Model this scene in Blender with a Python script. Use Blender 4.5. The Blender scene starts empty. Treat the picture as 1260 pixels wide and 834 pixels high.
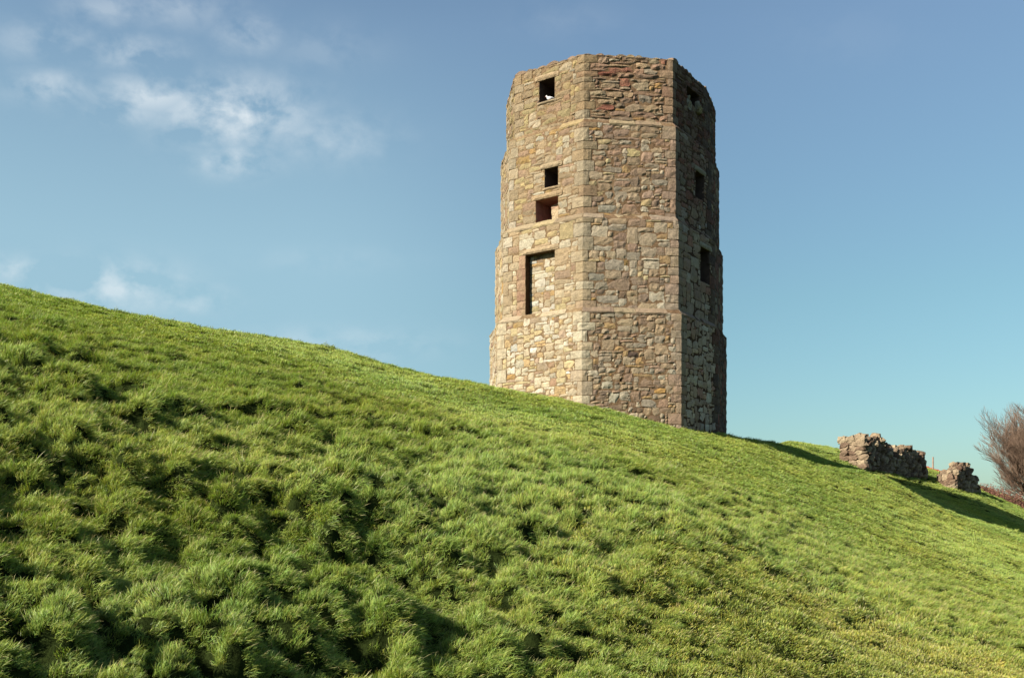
import bpy, bmesh, math, random
import numpy as np
from mathutils import Vector, Matrix, noise, Euler

S = bpy.context.scene
COL = S.collection
RNG = random.Random(11)
R = math.radians

# ------------------------------------------------------------------ camera
F, TILT, YC, EYE = 1300.0, R(0.0), 640.0, 1.6
cam_d = bpy.data.cameras.new('camera'); cam = bpy.data.objects.new('camera', cam_d); COL.objects.link(cam)
cam_d.sensor_width = 36.0; cam_d.lens = 36.0 * F / 1260.0
cam_d.shift_y = (YC - 417.0) / 1260.0
cam_d.clip_end = 6000
cam.location = (0, 0, EYE); cam.rotation_euler = (R(90) + TILT, 0, 0)
S.camera = cam
S.render.resolution_x, S.render.resolution_y = 1024, 677

# ------------------------------------------------------------------ light
SUN_AZ, SUN_EL = R(58), R(30.5)          # azimuth measured left from straight behind the camera
sdir = Vector((-math.sin(SUN_AZ) * math.cos(SUN_EL), -math.cos(SUN_AZ) * math.cos(SUN_EL), math.sin(SUN_EL)))
sd = bpy.data.lights.new('sun', 'SUN'); sun = bpy.data.objects.new('sun', sd); COL.objects.link(sun)
sd.energy = 5.0; sd.angle = R(0.5); sd.color = (1.0, 0.92, 0.79)
sun.rotation_euler = sdir.to_track_quat('Z', 'Y').to_euler(); sun.location = sdir * 100
S.view_settings.view_transform = 'Standard'; S.view_settings.look = 'None'
S.view_settings.exposure = 1.3; S.view_settings.gamma = 1

W = bpy.data.worlds.new('World'); S.world = W; W.use_nodes = True
def build_world():
    nt = W.node_tree; N = nt.nodes; L = nt.links
    N.clear()
    out = N.new('ShaderNodeOutputWorld'); bg = N.new('ShaderNodeBackground'); bg.inputs[1].default_value = 0.062
    sky = N.new('ShaderNodeTexSky'); sky.sky_type = 'NISHITA'; sky.sun_disc = False
    sky.sun_elevation = SUN_EL
    sky.sun_rotation = math.atan2(sdir.x, sdir.y)
    sky.altitude = 0; sky.air_density = 1.0; sky.dust_density = 0.6; sky.ozone_density = 2.0
    tc = N.new('ShaderNodeTexCoord')
    nrm = N.new('ShaderNodeVectorMath'); nrm.operation = 'NORMALIZE'; L.new(tc.outputs['Generated'], nrm.inputs[0])
    # slight film tint by elevation: greyer blue above, cyan towards the horizon
    sep = N.new('ShaderNodeSeparateXYZ'); L.new(nrm.outputs[0], sep.inputs[0])
    rmp = N.new('ShaderNodeValToRGB'); L.new(sep.outputs[2], rmp.inputs[0])
    cr = rmp.color_ramp; cr.elements[0].position = 0.0; cr.elements[0].color = SKYT[0]
    cr.elements[1].position = 0.42; cr.elements[1].color = SKYT[2]
    e = cr.elements.new(0.2); e.color = SKYT[1]
    mul = N.new('ShaderNodeMix'); mul.data_type = 'RGBA'; mul.blend_type = 'MULTIPLY'; mul.inputs[0].default_value = 1
    L.new(sky.outputs[0], mul.inputs[6]); L.new(rmp.outputs[0], mul.inputs[7])
    # light haze veil low on the side nearer the sun
    vx = N.new('ShaderNodeMapRange'); L.new(sep.outputs[0], vx.inputs[0]); vx.inputs[1].default_value = .14; vx.inputs[2].default_value = -.20; vx.inputs[3].default_value = 0; vx.inputs[4].default_value = .62; vx.interpolation_type = 'SMOOTHSTEP'
    vz = N.new('ShaderNodeMapRange'); L.new(sep.outputs[2], vz.inputs[0]); vz.inputs[1].default_value = .46; vz.inputs[2].default_value = .24
    vm = N.new('ShaderNodeMath'); vm.operation = 'MULTIPLY'; L.new(vx.outputs[0], vm.inputs[0]); L.new(vz.outputs[0], vm.inputs[1])
    veil = N.new('ShaderNodeMix'); veil.data_type = 'RGBA'; L.new(vm.outputs[0], veil.inputs[0]); L.new(mul.outputs[2], veil.inputs[6]); veil.inputs[7].default_value = (2.75, 4.25, 5.1, 1)
    # thin cirrus patches
    mp = N.new('ShaderNodeMapping'); mp.inputs['Rotation'].default_value = (0, R(-14), 0); mp.inputs['Scale'].default_value = (26, 26, 36)
    L.new(nrm.outputs[0], mp.inputs[0])
    n1 = N.new('ShaderNodeTexNoise'); n1.inputs['Scale'].default_value = 1.0; n1.inputs['Detail'].default_value = 7; n1.inputs['Roughness'].default_value = .55
    n1.inputs['Distortion'].default_value = .15
    L.new(mp.outputs[0], n1.inputs[0])
    acc = None
    def pdir(px, py):
        u = (px - 630) / F; v = (YC - py) / F
        return Vector((u, math.cos(TILT) - v * math.sin(TILT), math.sin(TILT) + v * math.cos(TILT))).normalized()
    for px, py, rx, ry, amp in [(185, 118, 48, 16, .8), (285, 138, 62, 27, 1.1), (160, 138, 40, 12, .5), (290, 198, 36, 14, .7), (395, 170, 62, 22, .4),
                                (60, 108, 30, 13, .7), (165, 65, 40, 13, .6), (60, 50, 45, 15, .4), (305, 42, 26, 16, .5), (210, 8, 60, 18, .35), (135, 12, 40, 14, .4),
                                (20, 332, 50, 12, .6), (140, 352, 60, 22, .75), (230, 368, 40, 14, .45), (420, 422, 90, 14, .35), (400, 60, 50, 20, .15), (700, 25, 50, 16, .08), (1040, 45, 60, 24, .04), (405, 320, 70, 12, .12)]:
        d = pdir(px, py); right = Vector((1, 0, 0)) - d * d.x; right.normalize(); up = right.cross(d)
        def dot(vec, sc):
            n = N.new('ShaderNodeVectorMath'); n.operation = 'DOT_PRODUCT'; L.new(nrm.outputs[0], n.inputs[0]); n.inputs[1].default_value = vec
            m = N.new('ShaderNodeMath'); m.operation = 'MULTIPLY'; L.new(n.outputs['Value'], m.inputs[0]); m.inputs[1].default_value = sc
            p = N.new('ShaderNodeMath'); p.operation = 'MULTIPLY'; L.new(m.outputs[0], p.inputs[0]); L.new(m.outputs[0], p.inputs[1]); return p
        a = dot(right, F / rx); b = dot(up, F / ry)
        s_ = N.new('ShaderNodeMath'); s_.operation = 'ADD'; L.new(a.outputs[0], s_.inputs[0]); L.new(b.outputs[0], s_.inputs[1])
        # exp(-s) * amp
        ex = N.new('ShaderNodeMath'); ex.operation = 'MULTIPLY'; L.new(s_.outputs[0], ex.inputs[0]); ex.inputs[1].default_value = -0.7
        e2 = N.new('ShaderNodeMath'); e2.operation = 'EXPONENT'; L.new(ex.outputs[0], e2.inputs[0])
        # front hemisphere only
        fr = N.new('ShaderNodeMath'); fr.operation = 'GREATER_THAN'; L.new(sep.outputs[1], fr.inputs[0]); fr.inputs[1].default_value = 0
        e3 = N.new('ShaderNodeMath'); e3.operation = 'MULTIPLY'; L.new(e2.outputs[0], e3.inputs[0]); L.new(fr.outputs[0], e3.inputs[1])
        e4 = N.new('ShaderNodeMath'); e4.operation = 'MULTIPLY'; L.new(e3.outputs[0], e4.inputs[0]); e4.inputs[1].default_value = amp
        if acc is None: acc = e4
        else:
            ad = N.new('ShaderNodeMath'); ad.operation = 'MAXIMUM'; L.new(acc.outputs[0], ad.inputs[0]); L.new(e4.outputs[0], ad.inputs[1]); acc = ad
    mr = N.new('ShaderNodeMapRange'); mr.inputs[1].default_value = .39; mr.inputs[2].default_value = .62; L.new(n1.outputs[0], mr.inputs[0])
    cl = N.new('ShaderNodeMath'); cl.operation = 'MULTIPLY'; L.new(acc.outputs[0], cl.inputs[0]); L.new(mr.outputs[0], cl.inputs[1])
    cl2 = N.new('ShaderNodeMath'); cl2.operation = 'MULTIPLY'; cl2.use_clamp = True; L.new(cl.outputs[0], cl2.inputs[0]); cl2.inputs[1].default_value = .74
    mx = N.new('ShaderNodeMix'); mx.data_type = 'RGBA'; L.new(cl2.outputs[0], mx.inputs[0]); L.new(veil.outputs[2], mx.inputs[6]); mx.inputs[7].default_value = (5.6, 6.0, 6.2, 1)
    L.new(mx.outputs[2], bg.inputs[0]); L.new(bg.outputs[0], out.inputs[0])
SKYT = [(.45, .595, .62, 1), (.68, .82, .72, 1), (1.02, 1.04, .96, 1)]
build_world()

# ------------------------------------------------------------------ helpers
def at(px, py, Y):
    u = (px - 630) / F; v = (YC - py) / F
    s = Y / (math.cos(TILT) - v * math.sin(TILT))
    return Vector((u * s, Y, EYE + s * (math.sin(TILT) + v * math.cos(TILT))))
def zpx(py, Y):
    v = (YC - py) / F
    return EYE + Y * (math.sin(TILT) + v * math.cos(TILT)) / (math.cos(TILT) - v * math.sin(TILT))
def kpx(px, z, Y):
    e = math.atan2(z - EYE, Y); v = math.tan(e - TILT)
    return ((px - 630) / F) / (math.cos(TILT) - v * math.sin(TILT))

def mesh_obj(name, verts, faces, mat, parent=None, loc=None, smooth=False, cols=None):
    me = bpy.data.meshes.new(name); me.from_pydata(verts, [], faces); me.materials.append(mat)
    if cols is not None:
        ca = me.color_attributes.new('Col', 'FLOAT_COLOR', 'POINT')
        arr = np.ones((len(verts), 4), dtype=np.float32); arr[:, :3] = np.asarray(cols, dtype=np.float32)
        ca.data.foreach_set('color', arr.ravel())
    if smooth: me.polygons.foreach_set('use_smooth', [True] * len(me.polygons))
    me.update()
    o = bpy.data.objects.new(name, me); COL.objects.link(o)
    if parent: o.parent = parent
    if loc is not None: o.location = loc
    return o
def empty(name, loc, label, cat, group=None):
    o = bpy.data.objects.new(name, None); COL.objects.link(o); o.location = loc
    o['label'] = label; o['category'] = cat
    if group: o['group'] = group
    return o

def mat_new(name):
    m = bpy.data.materials.new(name); m.use_nodes = True; nt = m.node_tree
    b = nt.nodes['Principled BSDF']; return m, nt, b
def noise_node(nt, scale, detail=4, rough=.6, coord='Object', vec=None):
    n = nt.nodes.new('ShaderNodeTexNoise'); n.inputs['Scale'].default_value = scale; n.inputs['Detail'].default_value = detail; n.inputs['Roughness'].default_value = rough
    if vec is None:
        t = nt.nodes.new('ShaderNodeNewGeometry'); vec = t.outputs['Position']
    nt.links.new(vec, n.inputs['Vector']); return n
def ramp(nt, src, stops):
    r = nt.nodes.new('ShaderNodeValToRGB'); nt.links.new(src, r.inputs[0]); cr = r.color_ramp
    cr.elements[0].position = stops[0][0]; cr.elements[0].color = (*stops[0][1], 1)
    cr.elements[1].position = stops[-1][0]; cr.elements[1].color = (*stops[-1][1], 1)
    for p, c in stops[1:-1]:
        e = cr.elements.new(p); e.color = (*c, 1)
    return r
def mixc(nt, a, b, fac, mode='MIX'):
    m = nt.nodes.new('ShaderNodeMix'); m.data_type = 'RGBA'; m.blend_type = mode
    for i, s in ((0, fac), (6, a), (7, b)):
        if hasattr(s, 'is_linked') or hasattr(s, 'links'): nt.links.new(s, m.inputs[i])
        elif i == 0: m.inputs[0].default_value = s
        else: m.inputs[i].default_value = (*s, 1)
    return m.outputs[2]
def bump(nt, b, h, strength, dist):
    n = nt.nodes.new('ShaderNodeBump'); n.inputs['Strength'].default_value = strength; n.inputs['Distance'].default_value = dist
    nt.links.new(h, n.inputs['Height']); nt.links.new(n.outputs[0], b.inputs['Normal'])

def make_stone_mat():
    m, nt, b = mat_new('weathered_stone')
    at_ = nt.nodes.new('ShaderNodeAttribute'); at_.attribute_name = 'Col'
    n = noise_node(nt, 9, 6, .7); n2 = noise_node(nt, 2.2, 4, .6); n3 = noise_node(nt, 42, 4, .75)
    r1 = ramp(nt, n.outputs[0], [(.25, (.53, .515, .50)), (.5, (.91, .91, .91)), (.78, (1.22, 1.19, 1.14))])
    c = mixc(nt, at_.outputs['Color'], r1.outputs[0], 1.0, 'MULTIPLY')
    r3 = ramp(nt, n3.outputs[0], [(.3, (.82, .81, .79)), (.7, (1.22, 1.22, 1.2))])
    c = mixc(nt, c, r3.outputs[0], .8, 'MULTIPLY')
    r2 = ramp(nt, n2.outputs[0], [(.52, (0, 0, 0)), (.68, (.55, .55, .55))])
    c = mixc(nt, c, (.26, .20, .115), r2.outputs[0])       # lichen and stain
    nt.links.new(c, b.inputs['Base Color']); b.inputs['Roughness'].default_value = .93
    b.inputs['Specular IOR Level'].default_value = .15
    ad = nt.nodes.new('ShaderNodeMath'); ad.operation = 'ADD'; nt.links.new(n.outputs[0], ad.inputs[0])
    mm = nt.nodes.new('ShaderNodeMath'); mm.operation = 'MULTIPLY'; mm.inputs[1].default_value = .6; nt.links.new(n3.outputs[0], mm.inputs[0]); nt.links.new(mm.outputs[0], ad.inputs[1])
    bump(nt, b, ad.outputs[0], 1.0, .07)
    return m
def make_mortar():
    m, nt, b = mat_new('lime_mortar')
    n = noise_node(nt, 14, 6, .75); n2 = noise_node(nt, 1.5, 4)
    r = ramp(nt, n.outputs[0], [(.3, (.13, .093, .061)), (.55, (.275, .21, .138)), (.75, (.39, .316, .22))])
    r2 = ramp(nt, n2.outputs[0], [(.35, (.75, .68, .62)), (.65, (1.1, 1.08, 1.0))])
    c = mixc(nt, r.outputs[0], r2.outputs[0], 1.0, 'MULTIPLY')
    at_ = nt.nodes.new('ShaderNodeAttribute'); at_.attribute_name = 'Col'; c = mixc(nt, c, at_.outputs['Color'], 1.0, 'MULTIPLY')
    nt.links.new(c, b.inputs['Base Color']); b.inputs['Roughness'].default_value = .95; b.inputs['Specular IOR Level'].default_value = .1
    bump(nt, b, n.outputs[0], 1.0, .09)
    return m
def plain(name, col, rough=.8, bs=None):
    m, nt, b = mat_new(name); b.inputs['Roughness'].default_value = rough
    n = noise_node(nt, bs or 6, 4)
    r = ramp(nt, n.outputs[0], [(.3, tuple(x * .75 for x in col)), (.7, tuple(min(1, x * 1.25) for x in col))])
    nt.links.new(r.outputs[0], b.inputs['Base Color']); b.inputs['Specular IOR Level'].default_value = .2
    return m
STONE = make_stone_mat(); MORTAR = make_mortar()
NICHE = plain('niche_plaster', (.26, .13, .10), .95, 5)
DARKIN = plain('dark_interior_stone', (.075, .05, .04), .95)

# ------------------------------------------------------------------ terrain
def pchip(xs, ys, xq):
    xs = np.asarray(xs, float); ys = np.asarray(ys, float); xq = np.asarray(xq, float)
    h = np.diff(xs); d = np.diff(ys) / h; m = np.zeros_like(ys)
    m[0] = d[0]; m[-1] = d[-1]
    for i in range(1, len(xs) - 1):
        m[i] = (d[i - 1] * h[i] + d[i] * h[i - 1]) / (h[i] + h[i - 1])
    xc = np.clip(xq, xs[0], xs[-1]); i = np.clip(np.searchsorted(xs, xc) - 1, 0, len(xs) - 2)
    t = (xc - xs[i]) / h[i]
    return ((2*t**3 - 3*t**2 + 1) * ys[i] + (t**3 - 2*t**2 + t) * h[i] * m[i] + (-2*t**3 + 3*t**2) * ys[i+1] + (t**3 - t**2) * h[i] * m[i+1])

CREST = [(-900, 230, 27), (-400, 290, 28), (-150, 328, 29), (0, 351, 30), (130, 385, 30.5), (250, 406, 31), (350, 419, 31.7), (430, 436, 32.4),
         (500, 459, 33.5), (603, 477, 35), (716, 498, 33.5), (838, 529, 34.5), (893, 538, 37)]
Z8 = [(-900, 2.3), (-400, 1.65), (0, .8), (300, -.05), (630, -.68), (900, -.8), (1260, -.8), (1800, -.8)]
RIGHT = [  # column: (Y, py) ...
    (950, [(34, 552), (38, 545.5), (46, 543.5), (58, 542), (66, 546), (80, 570)]),
    (1010, [(32, 592), (38, 568), (46, 566), (50, 563), (58, 552), (66, 554), (80, 580)]),
    (1060, [(30, 613), (36, 580), (40, 579), (45, 590), (49.5, 574), (58, 557), (66, 560), (80, 590)]),
    (1088, [(29, 630), (36, 590), (40, 588.5), (45, 600), (50, 583), (58, 564), (66, 566), (80, 595)]),
    (1115, [(28, 648), (36, 603), (40, 600), (45, 606), (50, 592), (58, 570), (66, 572), (80, 600)]),
    (1150, [(26, 680), (38, 627), (44, 614), (52, 598), (60, 580), (68, 582), (80, 610)]),
    (1207, [(24, 715), (34, 660), (40, 642), (48, 628), (53.5, 610), (60, 602), (68, 600), (80, 620)]),
    (1260, [(22, 745), (32, 687), (40, 662), (46, 651), (52, 640), (58, 628), (64, 619), (70, 618), (85, 632)]),
    (1420, [(22, 775), (32, 725), (40, 700), (50, 678), (64, 655), (70, 650), (85, 650)]),
    (1900, [(22, 800), (32, 755), (40, 735), (50, 715), (64, 690), (70, 685), (85, 680)])]
YS = np.concatenate([np.arange(4, 30, 1.0), np.arange(30, 90, 1.0), [100, 130, 200, 600]])
colsd = []
z8x = [a for a, _ in Z8]; z8y = [b for _, b in Z8]
for px, cy, Yc in CREST:
    z0 = float(np.interp(px, z8x, z8y)); zc = zpx(cy, Yc)
    m1 = (zc - EYE) / Yc; m = (zc - z0) / (Yc - 8); 
    pts = []
    for Y in YS:
        if Y <= 8: z = z0 + (Y - 8) * .12 * (1 if px < 900 else 0)
        elif Y <= Yc:
            s = (Y - 8) / (Yc - 8); m0 = 2 * m - m1
            if px > 500:  # gentler start at the right, where the field levels out
                z = (s**3 - 2*s**2 + s) * (Yc-8) * m0 + (-2*s**3 + 3*s**2) * (zc - z0) + (s**3 - s**2) * (Yc-8) * m1 + z0
            else: z = z0 + m0 * (Yc-8) * s + (m1 - m0) * (Yc-8) * s * s / 2
        else:
            d = Y - Yc; z = zc + m1 * min(d, 3) - .03 * min(d, 3)**2 - .10 * max(0, d - 3) ; z = max(z, -3)
        pts.append(z)
    colsd.append((px, pts))
for px, lst in RIGHT:
    z0 = float(np.interp(px, z8x, z8y))
    Yf = lst[0][0]; first = zpx(lst[0][1], Yf); m1 = (zpx(lst[1][1], lst[1][0]) - first) / (lst[1][0] - Yf); m = (first - z0) / (Yf - 8)
    m0 = max(.01, min(2 * m - m1, 1.2 * m)); ny_ = [Y for Y in (10, 13, 16, 19, 22, 25, 28, 31) if Y < Yf - 1.5]; nz_ = []
    for Y in ny_:
        q = (Y - 8) / (Yf - 8); nz_.append((q**3 - 2*q**2 + q) * (Yf-8) * m0 + (-2*q**3 + 3*q**2) * (first - z0) + (q**3 - q**2) * (Yf-8) * m1 + z0)
    yy = [4, 8] + ny_ + [a for a, _ in lst] + [100, 130, 200, 600]
    zz = [z0, z0] + nz_ + [zpx(b, a) for a, b in lst]
    last = zz[-1]; zz += [last - 1.0, last - 2.5, -3, -3]
    colsd.append((px, list(pchip(yy, zz, YS))))
# resample on k = x/Y
KS = np.linspace(-1.3, 1.1, 241)
TAB = np.zeros((len(YS), len(KS)))
for j, Y in enumerate(YS):
    ks = []; zs = []
    for px, pts in colsd:
        ks.append(kpx(px, pts[j], Y)); zs.append(pts[j])
    TAB[j] = pchip(ks, zs, KS)
ker = np.array([1, 2, 3, 2, 1.]) / 9
for _ in range(2):
    P = np.pad(TAB, ((0, 0), (2, 2)), 'edge'); TAB = sum(ker[i] * P[:, i:i + TAB.shape[1]] for i in range(5))
T2 = TAB.copy()
for _ in range(45):
    P = np.pad(T2, ((0, 0), (2, 2)), 'edge'); T2 = sum(ker[i] * P[:, i:i + T2.shape[1]] for i in range(5))
w2 = (np.clip((33 - YS) / 6, 0, 1))[:, None]; TAB = TAB * (1 - w2) + T2 * w2
P = np.pad(TAB, ((1, 1), (0, 0)), 'edge'); TAB = .25 * P[:-2] + .5 * P[1:-1] + .25 * P[2:]
def ground_np(x, y):
    x = np.asarray(x, float); y = np.asarray(y, float)
    yy = np.clip(y, YS[0], YS[-1]); k = np.clip(x / np.maximum(yy, 8.0), KS[0], KS[-1])
    fi = (k - KS[0]) / (KS[1] - KS[0]); i = np.clip(fi.astype(int), 0, len(KS) - 2); tx = fi - i
    j = np.clip(np.searchsorted(YS, yy, side='right') - 1, 0, len(YS) - 2); ty = (yy - YS[j]) / (YS[j+1] - YS[j])
    a = TAB[j, i] * (1-tx) + TAB[j, i+1] * tx; b = TAB[j+1, i] * (1-tx) + TAB[j+1, i+1] * tx
    z = a * (1-ty) + b * ty
    # behind the camera the field is level
    w = np.clip((y + 2) / 6, 0, 1)
    return z * w + (-.3) * (1 - w)
def ground(x, y): return float(ground_np(np.array([x]), np.array([y]))[0])

# value noise in numpy for tussocks
class VN:
    def __init__(s, seed): s.t = np.random.RandomState(seed).rand(256, 256)
    def __call__(s, x, y):
        xi = np.floor(x).astype(int); yi = np.floor(y).astype(int); fx = x - xi; fy = y - yi
        fx = fx*fx*fx*(fx*(fx*6-15)+10); fy = fy*fy*fy*(fy*(fy*6-15)+10)
        g = lambda a, b: s.t[a % 256, b % 256]
        return (g(xi, yi)*(1-fx)+g(xi+1, yi)*fx)*(1-fy) + (g(xi, yi+1)*(1-fx)+g(xi+1, yi+1)*fx)*fy
v1, v2, v3, v4 = VN(1), VN(2), VN(3), VN(4)
def rough_amt(x, y):
    k = x / np.maximum(y, 4)
    near = np.clip((22.5 - y) / 9, 0, 1)
    a = .25 + .85 * near
    a = a * np.clip(1.15 - .42 * np.clip((k + .05) / .35, 0, 1), .3, 1.15)       # calmer to the right
    a = a * (1 + .3 * np.clip((20 - y) / 7, 0, 1) * np.clip((.12 - k) / .3, 0, 1))
    flat = np.clip((k - .08) / .25, 0, 1) * np.clip((17 - y) / 3, 0, 1)           # short turf at the near right
    return a * (1 - .6 * flat)
def tuss(x, y):
    wx = x + .25 * v3(x * 1.3 + 9, y * 1.3); wy = y + .25 * v4(x * 1.3, y * 1.3 + 5)
    a = v1(wx * 3.7, wy * 3.9) ; b = v2(wx * 5.6 + 40, wy * 5.8 + 11); c = v3(wx * 1.5 + 3, wy * 1.5 + 70)
    m_ = .35 + 1.25 * v4(x * .55 + 31, y * .6 + 8)
    return ((a ** 1.8) * .23 + (b - .5) * .10) * m_ + (c - .5) * .12
def surf(x, y):
    ra = rough_amt(x, y); return ground_np(x, y) + ra * tuss(x, y) - pit(x, y) * (.085 + .11 * ra)
def pit(x, y):
    return np.clip((.33 - v4(x * 4.6 + 21 + .6 * v1(x * 5, y * 5), y * 5.6 + 4)) / .12, 0, 1) * np.clip((v2(x * .9 + 2, y * .9) - .18) * 3, 0, 1)

def axis(segs):
    out = []
    for a, b, st in segs: out += list(np.arange(a, b, st))
    out.append(segs[-1][1]); return np.array(out)
def build_ground():
    xs = axis([(-3000, -400, 400), (-400, -60, 20), (-60, -24, 1.5), (-24, -10, .12), (-10, 12, .085), (12, 32, .15), (32, 60, 1.2), (60, 400, 20), (400, 3000, 400)])
    ys = axis([(-400, -20, 20), (-20, 5, 1.5), (5, 21, .085), (21, 60, .18), (60, 120, 1.5), (120, 400, 20), (400, 4000, 400)])
    X, Y = np.meshgrid(xs, ys); Z = surf(X, Y) - .03
    nx, ny = len(xs), len(ys)
    me = bpy.data.meshes.new('ground')
    me.vertices.add(nx * ny); me.vertices.foreach_set('co', np.stack([X, Y, Z], -1).astype(np.float32).ravel())
    i = np.arange(nx - 1); j = np.arange(ny - 1); I, J = np.meshgrid(i, j); a = (J * nx + I).ravel()
    q = np.stack([a, a + 1, a + nx + 1, a + nx], -1)
    nf = len(q); me.loops.add(nf * 4); me.polygons.add(nf)
    me.loops.foreach_set('vertex_index', q.ravel()); me.polygons.foreach_set('loop_start', np.arange(nf) * 4)
    me.polygons.foreach_set('use_smooth', np.ones(nf, bool)); me.update(calc_edges=True)
    m, nt, b = mat_new('turf_soil')
    n = noise_node(nt, .8, 5); n2 = noise_node(nt, 12, 5, .7)
    r = ramp(nt, n.outputs[0], [(.3, (.012, .018, .005)), (.7, (.024, .034, .010))])
    r2 = ramp(nt, n2.outputs[0], [(.3, (.5, .5, .5)), (.7, (1.3, 1.3, 1.2))])
    c = mixc(nt, r.outputs[0], r2.outputs[0], 1.0, 'MULTIPLY'); nt.links.new(c, b.inputs['Base Color'])
    b.inputs['Roughness'].default_value = 1; b.inputs['Specular IOR Level'].default_value = 0
    bump(nt, b, n2.outputs[0], 1, .05)
    me.materials.append(m)
    o = bpy.data.objects.new('ground', me); COL.objects.link(o); o['kind'] = 'structure'
build_ground()

# ------------------------------------------------------------------ grass
def make_grass():
    m = bpy.data.materials.new('grass_blades'); m.use_nodes = True; nt = m.node_tree; N = nt.nodes; L = nt.links; N.clear()
    out = N.new('ShaderNodeOutputMaterial')
    at_ = N.new('ShaderNodeAttribute'); at_.attribute_name = 'Col'
    oi = N.new('ShaderNodeObjectInfo')
    tintr = ramp(nt, oi.outputs['Random'], [(0, (.85, .92, .8)), (.5, (1, 1, 1)), (1, (1.18, 1.08, .95))])
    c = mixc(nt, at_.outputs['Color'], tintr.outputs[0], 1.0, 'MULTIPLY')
    geo = N.new('ShaderNodeNewGeometry')
    big = noise_node(nt, .22, 4, .6, vec=geo.outputs['Position'])
    rb = ramp(nt, big.outputs[0], [(.35, (.9, .97, .95)), (.6, (1.08, 1.02, .95))])
    c = mixc(nt, c, rb.outputs[0], 1.0, 'MULTIPLY')
    med = noise_node(nt, 1.3, 3, .6, vec=geo.outputs['Position'])
    rm = ramp(nt, med.outputs[0], [(.5, (1, 1, 1)), (.72, (1.16, 1.08, 1.0))])
    c = mixc(nt, c, rm.outputs[0], 1.0, 'MULTIPLY')
    d = N.new('ShaderNodeBsdfDiffuse'); t = N.new('ShaderNodeBsdfTranslucent'); g = N.new('ShaderNodeBsdfGlossy'); g.inputs['Roughness'].default_value = .45
    L.new(c, d.inputs[0]); tc = mixc(nt, c, (1.35, 1.45, .55), 1.0, 'MULTIPLY'); L.new(tc, t.inputs[0])
    g.inputs[0].default_value = (.8, .85, .8, 1)
    s1 = N.new('ShaderNodeMixShader'); s1.inputs[0].default_value = .25; L.new(d.outputs[0], s1.inputs[1]); L.new(t.outputs[0], s1.inputs[2])
    s2 = N.new('ShaderNodeMixShader'); s2.inputs[0].default_value = .02; L.new(s1.outputs[0], s2.inputs[1]); L.new(g.outputs[0], s2.inputs[2])
    L.new(s2.outputs[0], out.inputs[0])
    rnd = np.random.RandomState(5)
    tufts = bpy.data.collections.new('grass_tufts')
    NV = 9
    def tuft(k, nb, rad, hmin, hmax, wid, straw, lean, gc=(.203, .286, .063)):
        V = []; Fc = []; C = []
        for i in range(nb):
            r = rad * math.sqrt(rnd.rand()); a = rnd.rand() * 6.283
            bx, by = r * math.cos(a), r * math.sin(a)
            h = hmin + (hmax - hmin) * rnd.rand() ** 1.2; w = wid * (.6 + .8 * rnd.rand())
            az = rnd.normal(0, .9); ln = lean * (.4 + rnd.rand() * 1.0)
            dx, dy = math.cos(az), math.sin(az)
            ph = rnd.rand() * 3.14; sx, sy = math.cos(ph) * w, math.sin(ph) * w
            base = len(V)
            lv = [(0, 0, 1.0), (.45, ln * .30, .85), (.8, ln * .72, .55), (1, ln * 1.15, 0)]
            if rnd.rand() < straw: col = np.array([.27, .25, .12]) * (.8 + .5 * rnd.rand()); h = min(h * 1.45, hmax * 1.3); w *= .8
            else:
                col = np.array(gc) * (.65 + .7 * rnd.rand())
                col[0] *= .85 + .45 * rnd.rand()
            for t_, of, ww in lv:
                z = h * t_ * (1 - .25 * ln * t_); x = bx + dx * of * h; y = by + dy * of * h
                cc = col * (.34 + .98 * t_)  # roots darker, tips brighter: shade inside the tuft painted into the blades
                if ww > 0:
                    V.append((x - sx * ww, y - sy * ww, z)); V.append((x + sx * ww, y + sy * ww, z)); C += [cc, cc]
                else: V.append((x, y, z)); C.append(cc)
            Fc += [(base, base+1, base+3, base+2), (base+2, base+3, base+5, base+4), (base+4, base+5, base+6)]
        me = bpy.data.meshes.new('grass_tuft'); me.from_pydata(V, [], Fc); me.materials.append(m)
        ca = me.color_attributes.new('Col', 'FLOAT_COLOR', 'POINT'); arr = np.ones((len(V), 4), np.float32); arr[:, :3] = np.array(C); ca.data.foreach_set('color', arr.ravel())
        o = bpy.data.objects.new('grass_tuft_%02d' % k, me); tufts.objects.link(o)
    for k in range(6): tuft(k, 85, .11, .03, .125, .0034, .055, .5 + .12 * k)          # near
    for k in range(6, 9): tuft(k, 80, .20, .03, .085, .0058, .06, .6, (.205, .282, .064))                  # farther, broader blades
    for k in range(9, 12): tuft(k, 60, .2, .02, .065, .005, .10, .5, (.25, .30, .065))   # short yellower turf
    pts = []
    def scatter(y0, y1, dens, idx0, idxn, x0f, x1f, hs):
        area = 0; n = int(dens * (y1 - y0) * (x1f - x0f) * (y0 + y1) / 2)
        u = rnd.rand(n); y = np.sqrt(y0**2 + u * (y1**2 - y0**2)); x = y * (x0f + (x1f - x0f) * rnd.rand(n))
        t = tuss(x, y); ra = rough_amt(x, y)
        z = surf(x, y) - .012
        e = .15; nx = -(surf(x + e, y) - surf(x - e, y)) / (2*e); ny = -(surf(x, y + e) - surf(x, y - e)) / (2*e)
        wind = (v1(x * .35 + 7, y * .35) - .5) * 2.6 + .1 + rnd.normal(0, .55, n)
        # lean the tuft half way to the slope normal
        cw, sw = np.cos(wind), np.sin(wind); tx = cw * nx + sw * ny; ty = -sw * nx + cw * ny     # tilt, seen in the spun frame
        rx = -np.arctan(ty) * .8; ry = np.arctan(tx) * .8
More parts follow.
